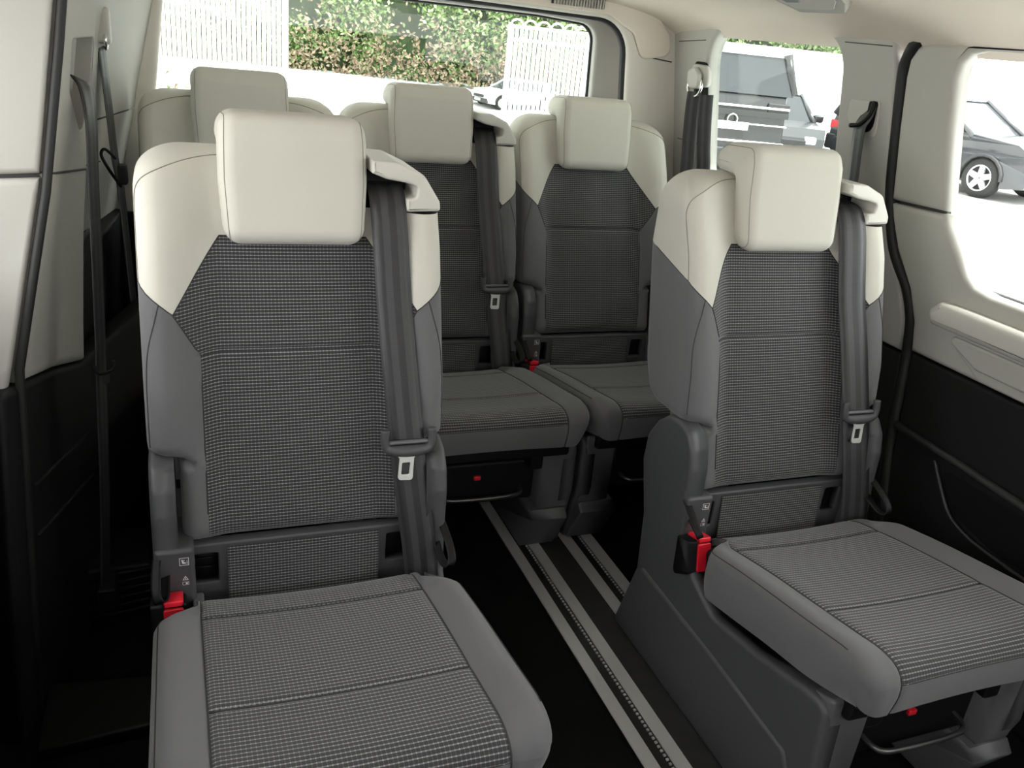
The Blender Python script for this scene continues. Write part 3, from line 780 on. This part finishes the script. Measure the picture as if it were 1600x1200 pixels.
def belt_set(root):
    sh = prism('belt_shroud', rpoly([(.137, 1.164, .004), (.185, 1.162, .02), (.238, 1.140, .03), (.272, 1.090, .015), (.274, 1.072, .006), (.205, 1.069, .004), (.206, 1.094, .004), (.224, 1.098, .006), (.226, 1.118, .008), (.205, 1.124, .01), (.165, 1.130, .02), (.137, 1.140, .004)], seg=4), -.115, .036, CREAMP, root, bev=.006, fn=lambda p, q, d: (p, -d, q))
    bbox('slot_liner', (.118, .045, 1.03), (.222, .112, 1.134), BLACK, root, .004)
    pts = [(p[0] + .006, p[1], p[2]) for p in [(.166, .05, 1.112), (.166, .006, 1.105), (.166, -.018, 1.085), (.167, -.036, 1.05), (.169, -.052, 1.0), (.173, -.082, .90), (.178, -.120, .80), (.184, -.150, .71), (.189, -.168, .652), (.193, -.182, .60), (.202, -.202, .52), (.213, -.216, .44), (.222, -.226, .36), (.226, -.230, .30)]]
    bl = ribbon('seat_belt', pts, (1, -.25, 0), .068, BELT, root, .0012, 5)
    tg = empty('belt_tongue'); tg.parent = root
    c = Vector((.195, -.181, .648))
    me = tg
    # plastic bail, open above, belt passes through it
    path = catmull([(-.046, 0, .030), (-.047, -.003, .006), (-.038, -.005, -.010), (0, -.006, -.014), (.038, -.005, -.010), (.047, -.003, .006), (.046, 0, .030)], 6)
    V, F = tube_data([c + Vector(p) * 1.0 for p in path], [.0085 + .004 * max(0, 1 - (p.x / .045) ** 2) for p in path], 10)
    bpy.data.objects.remove(tg)
    tg = mk('belt_tongue', V, F, PLAST, root)
    bbox('tongue_bar', (c.x - .040, c.y - .006, c.z + .000), (c.x + .040, c.y + .004, c.z + .007), PLASTL, tg, .003)
    prism('tongue_plate', rpoly([(-.019, -.018, .001), (-.013, -.026, .003), (-.017, -.068, .006), (.013, -.070, .006), (.016, -.026, .003), (.022, -.018, .001)], seg=3), .010, .0135, STEEL, tg, bev=.001,
          holes=[rpoly([(-.008, -.034, .002), (-.010, -.058, .002), (.006, -.058, .002), (.008, -.034, .002)], seg=2)], fn=lambda p, q, d: (c.x - .006 + p, c.y - d + .2 * (q + .02), c.z + q))
    return bl

def make_seat(belted):
    root = empty('captain_chair')
    backrest(root, belted); cushion(root); headrest(root); base(root)
    if belted: belt_set(root)
    return root

seatA = make_seat(True)
seatB = copy_tree(seatA); seatC = copy_tree(seatA)
seatD = make_seat(False); seatE = copy_tree(seatD)
G = 'matching grey van seats'
for s, x, y, lb in ((seatA, .2111, 1.6275, 'largest van seat, front left, grey with cream headrest and a belt over its right shoulder'),
                    (seatB, 1.3154, 1.6066, 'front right van seat, its cushion cut by the right edge, red buckle at its left'),
                    (seatC, .7611, 2.6561, 'rear middle van seat with its own shoulder belt, seen between the two front seats'),
                    (seatD, 1.3323, 2.671, 'rear right van seat without a shoulder belt, behind the front right seat'),
                    (seatE, .1958, 2.656, 'rear left van seat mostly hidden behind the largest front seat')):
    s.location = (x, y, 0); tag(s, lb, 'van seat', G)

# ------------------------------------------------------------------ belts hanging from the pillars
def tongue_small(parent, c, s=1.0, rz=0):
    R_ = Matrix.Rotation(rz, 3, 'Z'); c = Vector(c)
    path = catmull([(-.034, 0, .022), (-.034, -.003, .004), (-.02, -.006, -.010), (.02, -.006, -.010), (.034, -.003, .004), (.034, 0, .022)], 5)
    t = tube('belt_tongue', [c + R_ @ (Vector(p) * s) for p in path], .006 * s, BLACK, parent)
    prism('tongue_plate', rpoly([(-.011, -.012, .002), (-.011, -.05, .004), (.011, -.05, .004), (.011, -.012, .002)], seg=2), .004, .007, STEELD, t, fn=lambda p, q, d: tuple(c + R_ @ (Vector((p, -d, q)) * s)))
pb = empty('pillar_belt', (-.14, 1.84, 1.23)); tag(pb, 'black belt hanging from the slot in the near left pillar', 'seat belt', 'pillar belts')
o = pb.location
ribbon('webbing', [Vector(p) - o for p in [(-.150, 1.87, 1.245), (-.140, 1.85, 1.225), (-.134, 1.82, 1.17), (-.139, 1.81, 1.05), (-.143, 1.80, .92), (-.150, 1.80, .75), (-.155, 1.80, .66), (-.168, 1.80, .40), (-.186, 1.80, .14)]], (.35, 1, 0), .046, BELT, pb, .0012, 5)
tongue_small(pb, Vector((-.146, 1.79, .69)) - o, .6, .6)
bbox('belt_anchor', (-.06, -.08, -1.12), (-.02, .0, -1.06), BLACK, pb, .006)

pd = empty('pillar_belt', (-.147, 2.5, 1.30)); tag(pd, 'thin belt with a looped clip on the left wall behind the near left pillar', 'seat belt', 'pillar belts')
o = pd.location
ribbon('webbing', [Vector(p) - o for p in [(-.147, 2.5, 1.285), (-.143, 2.5, 1.19), (-.139, 2.5, 1.105), (-.135, 2.5, 1.0), (-.127, 2.5, .93), (-.12, 2.5, .75), (-.115, 2.5, .6)]], (.30, 1, 0), .046, BELT, pd, .0012, 4)
prism('anchor_cover', rpoly([(-.03, -.03, .01), (.035, -.035, .015), (.03, .05, .02), (-.02, .055, .015)], seg=3), -.02, .025, CREAMP, pd, bev=.008, fn=lambda p, q, d: (d, p, q + .01))
tube('belt_ring', [(.012, .03 * cos(t), -.012 + .022 * sin(t)) for t in [k * pi / 8 for k in range(16)]], .0045, CHROME, pd, closed=True)
tube('clip_loop', [Vector(p) - o for p in catmull([(-.132, 2.48, 1.0), (-.155, 2.47, 1.025), (-.165, 2.47, 1.01), (-.15, 2.47, .975), (-.128, 2.48, .935), (-.122, 2.48, .93)], 5)], .004, BLACK, pd)
bbox('clip_body', (.018, -.06, -.36), (.042, -.02, -.31), BLACK, pd, .006)

pr_ = empty('pillar_belt', (1.68, 1.845, 1.29)); tag(pr_, 'black belt coming out of the recessed slot in the right pillar beside the door', 'seat belt', 'pillar belts')
o = pr_.location
ribbon('webbing', [Vector(p) - o for p in [(1.690, 1.835, 1.318), (1.683, 1.828, 1.298), (1.676, 1.836, 1.268), (1.674, 1.828, 1.22), (1.676, 1.820, 1.16), (1.68, 1.81, 1.08), (1.70, 1.79, .90), (1.74, 1.76, .5), (1.76, 1.74, .1)]], (.30, 1, 0), .062, BELT, pr_, .0012, 5)
tube('slot_lip', [Vector(p) - o for p in catmull([(1.678, 1.806, 1.335), (1.674, 1.810, 1.30), (1.672, 1.835, 1.275), (1.672, 1.868, 1.268)], 5)], .006, BLACK, pr_)

pq = empty('pillar_belt', (1.69, 2.62, 1.32)); tag(pq, 'black belt on a chrome ring at the rear right pillar beside the quarter window', 'seat belt', 'pillar belts')
o = pq.location
ribbon('webbing', [Vector(p) - o for p in [(1.664, 2.628, 1.280), (1.664, 2.625, 1.22), (1.665, 2.612, 1.12), (1.667, 2.598, 1.03), (1.67, 2.58, .8)]], (.85, -.45, 0), .048, BELT, pq, .0012, 4)
ribbon('webbing', [Vector(p) - o for p in [(1.684, 2.585, 1.275), (1.69, 2.58, 1.2), (1.697, 2.565, 1.10), (1.705, 2.555, 1.03), (1.73, 2.54, .8)]], (.75, -.6, 0), .046, BELT, pq, .0012, 4)
prism('anchor_slot', rpoly([(2.60, 1.375, .02), (2.685, 1.375, .02), (2.685, 1.24, .02), (2.60, 1.24, .02)], seg=4), -.002, .0015, BLACK, pq, fn=lambda p, q, d: (xR(q) - d - o.x, p - o.y, q - o.z))
prism('anchor_mount', rpoly([(2.575, 1.365, .03), (2.675, 1.368, .02), (2.675, 1.29, .02), (2.575, 1.30, .03)], seg=4), .001, .022, TRIML, pq, bev=.008, fn=lambda p, q, d: (xR(q) - d - o.x, p - o.y, q - o.z))
prism('anchor_cover', rpoly([(2.665, 1.345, .012), (2.625, 1.360, .012), (2.595, 1.335, .012), (2.603, 1.292, .008), (2.655, 1.288, .008), (2.672, 1.31, .012)], seg=4), .022, .042, CREAMP, pq, bev=.007, fn=lambda p, q, d: (xR(q) - d - o.x, p - o.y, q - o.z))
tube('belt_ring', [(-.028, .012 + .042 * cos(t), -.022 + .034 * sin(t)) for t in [k * pi / 12 for k in range(24)]], .005, CHROME, pq, closed=True)

# ------------------------------------------------------------------ roof lamp
rl = empty('roof_lamp', (1.33, 1.62, 1.545)); tag(rl, 'beige reading lamp panel in the headliner at the top right', 'lamp')
def lampm(p, q, d): return (.10 - .10 * q - d * .45, p, -.022 + .052 * q - d * .9)      # p along the van, q up the tilted face
prism('lamp_frame', rpoly([(.235, .0, .02), (.075, .0, .03), (.045, .30, .05), (.03, 1.2, .05), (.33, 1.2, .05), (.30, .55, .05)], seg=5), -.02, .006, TRIM, rl, bev=.004, fn=lampm)
prism('lamp_panel', rpoly([(.225, .16, .02), (.095, .16, .03), (.065, .40, .05), (.05, 1.1, .05), (.31, 1.1, .05), (.285, .60, .05)], seg=5), .004, .009, TRIML, rl, bev=.002, fn=lampm)
prism('lamp_lens', rpoly([(.235, .42, .01), (.185, .42, .01), (.18, .95, .02), (.285, .95, .02)], seg=3), .008, .011, LAMPG, rl, bev=.001, fn=lampm)

# ------------------------------------------------------------------ outside: yard, hedge, gates, parked vehicles
ASPH = mat('pale_concrete', (.55, .545, .53), .9, var=.1, vscale=2, bump=.3, bscale=40)
LEAF = mat('leaf_green', (.13, .21, .06), .6, var=.5, vscale=1.5)
LEAF2 = mat('leaf_pale', (.34, .40, .20), .6, var=.4, vscale=2)
TWIG = mat('dry_stems', (.22, .165, .11), .8, var=.4, vscale=2)
WPAINT = mat('white_paint', (.85, .85, .85), .35)
BPAINT = mat('black_car_paint', (.018, .018, .02), .25, coat=.6)
GPAINT = mat('grey_car_paint', (.035, .037, .041), .3, coat=.6)
SPAINT = mat('silver_car_paint', (.55, .56, .57), .3, coat=.5)
CGLASS = mat('car_glass', (.05, .055, .06), .05)
TYRE = mat('tyre_rubber', (.012, .012, .012), .8)
RIM = mat('alloy_rim', (.6, .6, .6), .3, metal=.4)
REDL = mat('red_lens', (.5, .01, .015), .2)
CLEARL = mat('headlight_lens', (.7, .72, .74), .1)
PLATE = mat('number_plate', (.85, .85, .83), .4)
BUMPER = mat('bumper_plastic', (.03, .03, .032), .55)

gp = [(-60, -.5), (13, -.5), (28, -1.45), (43, -2.45), (50, -1.75), (56, -1.7), (140, -1.5)]
V = []; F = []
for y, z in gp: V += [(-70, y, z), (-20, y, z), (20, y, z), (110, y, z)]
for i in range(len(gp) - 1):
    for k in range(3): F.append((i * 4 + k, i * 4 + k + 1, i * 4 + 5 + k, i * 4 + 4 + k))
tag(mk('ground', V, F, ASPH, smooth=False), kind='structure')
def gz(y): return interp(y, gp)

def leaves(name, n, fn, size, m, parent, seed):
    rn = random.Random(seed); V = []; F = []
    for i in range(n):
        p, nrm = fn(rn); p = Vector(p)
        a = Vector((rn.uniform(-1, 1), rn.uniform(-1, 1), rn.uniform(-1, 1)))
        d = (Vector(nrm) * .6 + a).normalized(); t = d.orthogonal().normalized(); t = Matrix.Rotation(rn.uniform(0, 6.28), 3, d) @ t; b = d.cross(t)
        L = size * rn.uniform(.6, 1.4); W = L * .55; k = len(V)
        V += [p - t * L * .5, p + b * W * .5 + d * L * .08, p + t * L * .5, p - b * W * .5 + d * L * .08]; F.append((k, k + 1, k + 2, k + 3))
    o = mk(name, V, F, m, parent, smooth=False); tag(o, kind='stuff'); return o

def hedge(name, label, p0, p1, zb, zt, depth, n, seed, size=.22):
    p0 = Vector(p0); p1 = Vector(p1); h = empty(name, (p0.x, p0.y, zb)); tag(h, label, 'hedge')
    d = (p1 - p0); L = d.length; d.normalize(); nr = Vector((d.y, -d.x, 0))
    if nr.y > 0: nr = -nr
    H = zt - zb; rn = random.Random(seed)
    V = []; F = []; nx = 40; nz = 10
    for i in range(nx + 1):
        for j in range(nz + 1):
            q = d * (L * i / nx) + nr * (depth * .25 * rn.uniform(-1, .3) - depth * .35 * (j / nz) ** 2); V.append((q.x, q.y, H * j / nz + rn.uniform(-.1, .1)))
    for i in range(nx):
        for j in range(nz): a = i * (nz + 1) + j; F.append((a, a + nz + 1, a + nz + 2, a + 1))
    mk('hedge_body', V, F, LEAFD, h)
    cl = [(rn.uniform(0, L), rn.uniform(0, H), rn.uniform(.5, 1.3)) for _ in range(int(L * H * .5))]
    def f(rn):
        c = rn.choice(cl); x = c[0] + rn.gauss(0, c[2] * .5); z = max(0, c[1] + rn.gauss(0, c[2] * .4))
        q = d * x + nr * (rn.uniform(0, .3) + depth * .25 * c[2] - depth * .35 * (z / H) ** 2); return (q.x, q.y, z), tuple(nr + Vector((0, 0, .6)))
    leaves('foliage', n, f, size, LEAF, h, seed + 1); leaves('pale_foliage', n // 2, f, size, LEAF2, h, seed + 2)
    def f2(rn):
        x = rn.uniform(0, L); z = abs(rn.gauss(0, H * .22)); q = d * x + nr * (depth * .5 + rn.uniform(0, .2)); return (q.x, q.y, z), tuple(nr)
    leaves('dry_stems', n // 3, f2, size * .9, TWIG, h, seed + 3)
    return h
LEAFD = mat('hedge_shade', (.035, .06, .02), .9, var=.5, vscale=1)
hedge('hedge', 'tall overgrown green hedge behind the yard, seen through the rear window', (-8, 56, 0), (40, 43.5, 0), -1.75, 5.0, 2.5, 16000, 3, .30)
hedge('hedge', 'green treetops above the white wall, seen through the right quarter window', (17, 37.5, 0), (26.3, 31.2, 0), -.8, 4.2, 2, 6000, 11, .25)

# white slatted gates standing open in the yard
def gate(name, label, a, b, z0, z1, nb, arches):
    a = Vector(a); b = Vector(b); g = empty(name, (a.x, a.y, z0)); tag(g, label, 'gate', 'white yard gates')
    d = b - a; L = d.length; d.normalize(); H = z1 - z0; ang = math.atan2(d.y, d.x); g.rotation_euler = (0, 0, ang)
    for x in (-.04, L - .04): bbox('post', (x, -.04, 0), (x + .08, .04, H + .05), WPAINT, g, 0)
    for z in (.08, .42, H - .34, H - .06): bbox('cross_rail', (0, -.02, z), (L, .02, z + .07), WPAINT, g, 0)
    st = L / nb; me = None
    for k in range(nb):
        x = st * (k + .5)
        if me is None:
            o = bbox('bar', (-st * .37, -.015, .1), (st * .37, .015, H - .03), WPAINT, g, 0); me = o.data
        else:
            o = bpy.data.objects.new('bar', me); COL.objects.link(o); o.parent = g
        o.location = (x, 0, 0)
    if arches:
        for k in range(arches):
            r = L / arches / 2; cx = r * (2 * k + 1)
            tube('arch', [(cx + r * .9 * cos(t), 0, H + r * .8 * sin(t)) for t in [pi * q / 10 for q in range(11)]], .022, WPAINT, g, n=6)
gate('yard_gate', 'white slatted gate with arched top at the right of the rear window', (7.42, 19.9, 0), (9.20, 19.35, 0), -1.0, 1.52, 17, 6)
gate('yard_gate', 'tall white slatted gate at the left of the rear window', (-.6, 23.2, 0), (2.68, 22.1, 0), -1.25, 2.4, 30, 0)
# clump at the foot of the left gate
def clump(rn): return (rn.uniform(-.5, .6), rn.uniform(-.3, .3), abs(rn.gauss(0, .22))), (0, -.3, 1)
cpm = empty('weed_clump', (.02, 21.8, -1.06)); tag(cpm, 'small weed clump at the foot of the left white gate', 'plant')
leaves('weed_leaves', 260, clump, .16, LEAF2, cpm, 5)
leaves('weed_stones', 120, clump, .14, TWIG, cpm, 6)

def wheel(parent, c, r, wd, spokes=5):
    """c: centre, axle along local y"""
    c = Vector(c)
    def lathe(prof, n=28):
        V = []; F = []
        for k in range(n):
            t = 2 * pi * k / n
            V += [c + Vector((q * cos(t), y, q * sin(t))) for q, y in prof]
        m = len(prof)
        for k in range(n):
            for j in range(m - 1): F.append((k * m + j, k * m + j + 1, ((k + 1) % n) * m + j + 1, ((k + 1) % n) * m + j))
        return V, F
    h = wd / 2; s = 1 if c.y > 0 else -1
    V, F = lathe([(r * .66, -h), (r * .9, -h), (r, -h * .7), (r, h * .7), (r * .9, h), (r * .66, h)])
    ty = mk('tyre', V, F, TYRE, parent)
    V, F = lathe([(r * .67, s * h * .9), (r * .60, s * h * .8), (r * .58, s * h * .3), (.01, s * h * .25)])
    rm = mk('rim', V, F, BUMPER, ty)
    for k in range(spokes):
        t = 2 * pi * k / spokes + .3; d = Vector((cos(t), 0, sin(t))); e = Vector((-sin(t), 0, cos(t)))
        V = []
        for q, w2 in ((.04, .16), (.62, .13)):
            for sy in (.45, .85):
                for sg in (-1, 1): V.append(c + d * r * q + e * r * w2 * sg + Vector((0, s * h * sy, 0)))
        mk('spoke', V, [(0, 1, 5, 4), (2, 6, 7, 3), (0, 4, 6, 2), (1, 3, 7, 5), (4, 5, 7, 6), (0, 2, 3, 1)], RIM, ty, smooth=False)
    V, F = lathe([(r * .68, s * h * .95), (r * .60, s * h * .95), (r * .60, s * h * .7)]); mk('rim_lip', V, F, RIM, ty)

def vehicle(name, label, loc, rz, paint, L, W, H, belt, hood, nose, wr=.33, tail_h=None, van=False, spokes=5):
    v = empty(name, loc, rz); tag(v, label, 'car', 'parked vehicles')
    hw = W / 2; xf = L * .5 - .85; xr = -L * .5 + .75; th = tail_h or belt
    def arch(x, r): return [(x + r * cos(t), wr + r * sin(t)) for t in [pi * (1 - k / 10) for k in range(11)]]
    lo = .22
    body = [(-L / 2 + .06, lo + .12)] + [(xr - wr * 1.12, lo)] + arch(xr, wr * 1.12) + [(xr + wr * 1.12, lo), (xf - wr * 1.12, lo)] + arch(xf, wr * 1.12) + [(xf + wr * 1.12, lo), (L / 2 - .08, lo + .05), (L / 2, .50), (L / 2 - .06, nose), (L / 2 - .35, hood - .03), (L / 2 - 1.15 if not van else L / 2 - .9, hood + .04), (-.2, belt), (-L / 2 + .10, th), (-L / 2, th - .25), (-L / 2, .5)]
    def fnb(p, q, d):
        k = 1 - .04 * max(0, (q - .75) / .4) - .10 * max(0, (abs(p) - L / 2 + .45) / .45) ** 2
        return (p, d * k, q)
    V, F = prism_data(body, -hw, hw, .0, fn=fnb); bo = mk('body', V, F, paint, v, smooth=False)
    md = bo.modifiers.new('bev', 'BEVEL'); md.width = .05; md.segments = 3; md.limit_method = 'ANGLE'; md.angle_limit = math.radians(50)
    ws = L / 2 - 1.2 if not van else L / 2 - .95
    roof = [(ws, belt - .05), (ws - (.85 if not van else .6), H - .05), (ws - 1.2, H), (-L / 2 + .7, H - .02), (-L / 2 + (.32 if not van else .14), H - .10), (-L / 2 + (.08 if not van else .05), th - .03)]
    def fng(p, q, d):
        return (p, d * (1 - .20 * max(0, (q - belt) / (H - belt))), q)
    V, F = prism_data(roof, -hw * .93, hw * .93, 0, fn=fng); gh = mk('glasshouse', V, F, CGLASS, v, smooth=False)
    # painted roof and pillars over the glass
    rp = [(ws - .80 if not van else ws - .57, H - .06), (ws - 1.2, H + .015), (-L / 2 + .7, H - .0), (-L / 2 + (.30 if not van else .12), H - .10), (-L / 2 + .4, H - .14), (ws - 1.0, H - .06)]
    V, F = prism_data(rp, -hw * .93, hw * .93, 0, fn=fng); mk('roof', V, F, paint, v, smooth=False)
    for s in (-1, 1):
        y = lambda q: s * hw * .945 * (1 - .20 * max(0, (q - belt) / (H - belt)))
        for x0, x1, wd in ((ws, ws - (.85 if not van else .6), .05), (.1, .0, .05), (-L / 2 + .75, -L / 2 + .6, .09), (-L / 2 + .1, -L / 2 + (.34 if not van else .15), .07)):
            tube('pillar', [(x0, y(belt), belt - .03), (x1, y(H), H - .05)], wd, paint, gh, n=6)
        m_ = bbox('mirror', (ws - .38, s * (hw - .02) if s > 0 else -hw - .20, belt - .02), (ws - .22, hw + .20 if s > 0 else -(hw - .02), belt + .14), paint, v, .05, 3)
        bbox('headlight', (L / 2 - .30, s * hw * .60 - .12, nose - .12), (L / 2 - .02, s * hw * .60 + .12, nose + .03), CLEARL, v, .03)
        bbox('tail_light', (-L / 2 - .015, s * hw * .72 - .17, th - .30), (-L / 2 + .2, s * hw * .72 + .17, th - .13), REDL if not van else BUMPER, v, .02)
        tube('sill', [(xr + .4, s * (hw - .01), .25), (xf - .4, s * (hw - .01), .25)], .06, BUMPER, v, n=6)
        for xx in (xf, xr):
            tube('wheel_arch', [(p, s * (hw + .005), q) for p, q in arch(xx, wr * 1.16)], .035, BUMPER, v, n=6)
            wheel(v, (xx, s * (hw - .11), wr), wr, .22, spokes)
        tube('door_line', [(.05, s * hw * 1.0, .35), (.02, s * hw * .99, belt - .02)], .008, BUMPER, v, n=5)
    bbox('rear_bumper', (-L / 2 - .05, -hw * .94, .32), (-L / 2 + .2, hw * .94, .62), BUMPER, v, .04)
    bbox('front_bumper', (L / 2 - .25, -hw * .9, .28), (L / 2 + .03, hw * .9, .50), BUMPER, v, .05)
    bbox('grille', (L / 2 - .1, -hw * .5, .52), (L / 2 + .01, hw * .5, nose - .04), BUMPER, v, .02)
    for xx in (-L / 2 - .06, L / 2 + .02): bbox('number_plate', (xx, -.26, .36 if xx > 0 else (.60 if not van else .88)), (xx + .05, .26, .47 if xx > 0 else (.71 if not van else .99)), PLATE, v, 0)
    return v

bv = vehicle('van', 'black van parked tail towards us outside the right quarter window', (8.43, 13.57, -.5), math.radians(75), BPAINT, 4.9, 1.94, 2.02, 1.45, 1.20, .80, .34, 1.42, True)
for z, m_, hh in ((1.20, CHROME, .03), (1.08, BUMPER, .08), (.96, CHROME, .02), (.70, CHROME, .03)):
    bbox('tailgate_strip', (-2.49, -.86, z), (-2.44, .86, z + hh), m_, bv, .004)
tube('tailgate_badge', [(-2.505, .075 * cos(t), 1.02 + .075 * sin(t)) for t in [k * pi / 10 for k in range(20)]], .012, CHROME, bv, closed=True, n=6)
for s in (-1, 1): bbox('rear_reflector', (-2.515, s * .66 - .14, .46), (-2.48, s * .66 + .14, .53), REDL, bv, .005)
vehicle('suv', 'grey suv with pale wheels outside the right door window', (13.8, 12.7, -.5), math.radians(-80), GPAINT, 4.3, 1.78, 1.60, 1.02, 1.0, .80, .34, spokes=5)
vehicle('car', 'dark hatchback parked beside the black van outside the quarter window', (12.3, 16.4, -.70), math.radians(-115), GPAINT, 4.2, 1.76, 1.48, .95, .90, .70, .32)
vehicle('car', 'pale car far off behind the right white gate, only a wheel and nose showing', (17.0, 44.2, -2.42), math.radians(195), SPAINT, 4.4, 1.80, 1.46, .95, .92, .70, .33, spokes=9)
wb = empty('white_wall', (16.4, 26.2, -1)); tag(wb, 'long white wall behind the black van outside the quarter window', 'wall')
wb.rotation_euler = (0, 0, math.atan2(-1.6, 4.2))
bbox('wall_face', (-.6, -.1, -.6), (8, .1, 2.65), WPAINT, wb, 0)
bbox('wall_coping', (-.65, -.15, 2.65), (8.05, .15, 2.75), WPAINT, wb, 0)
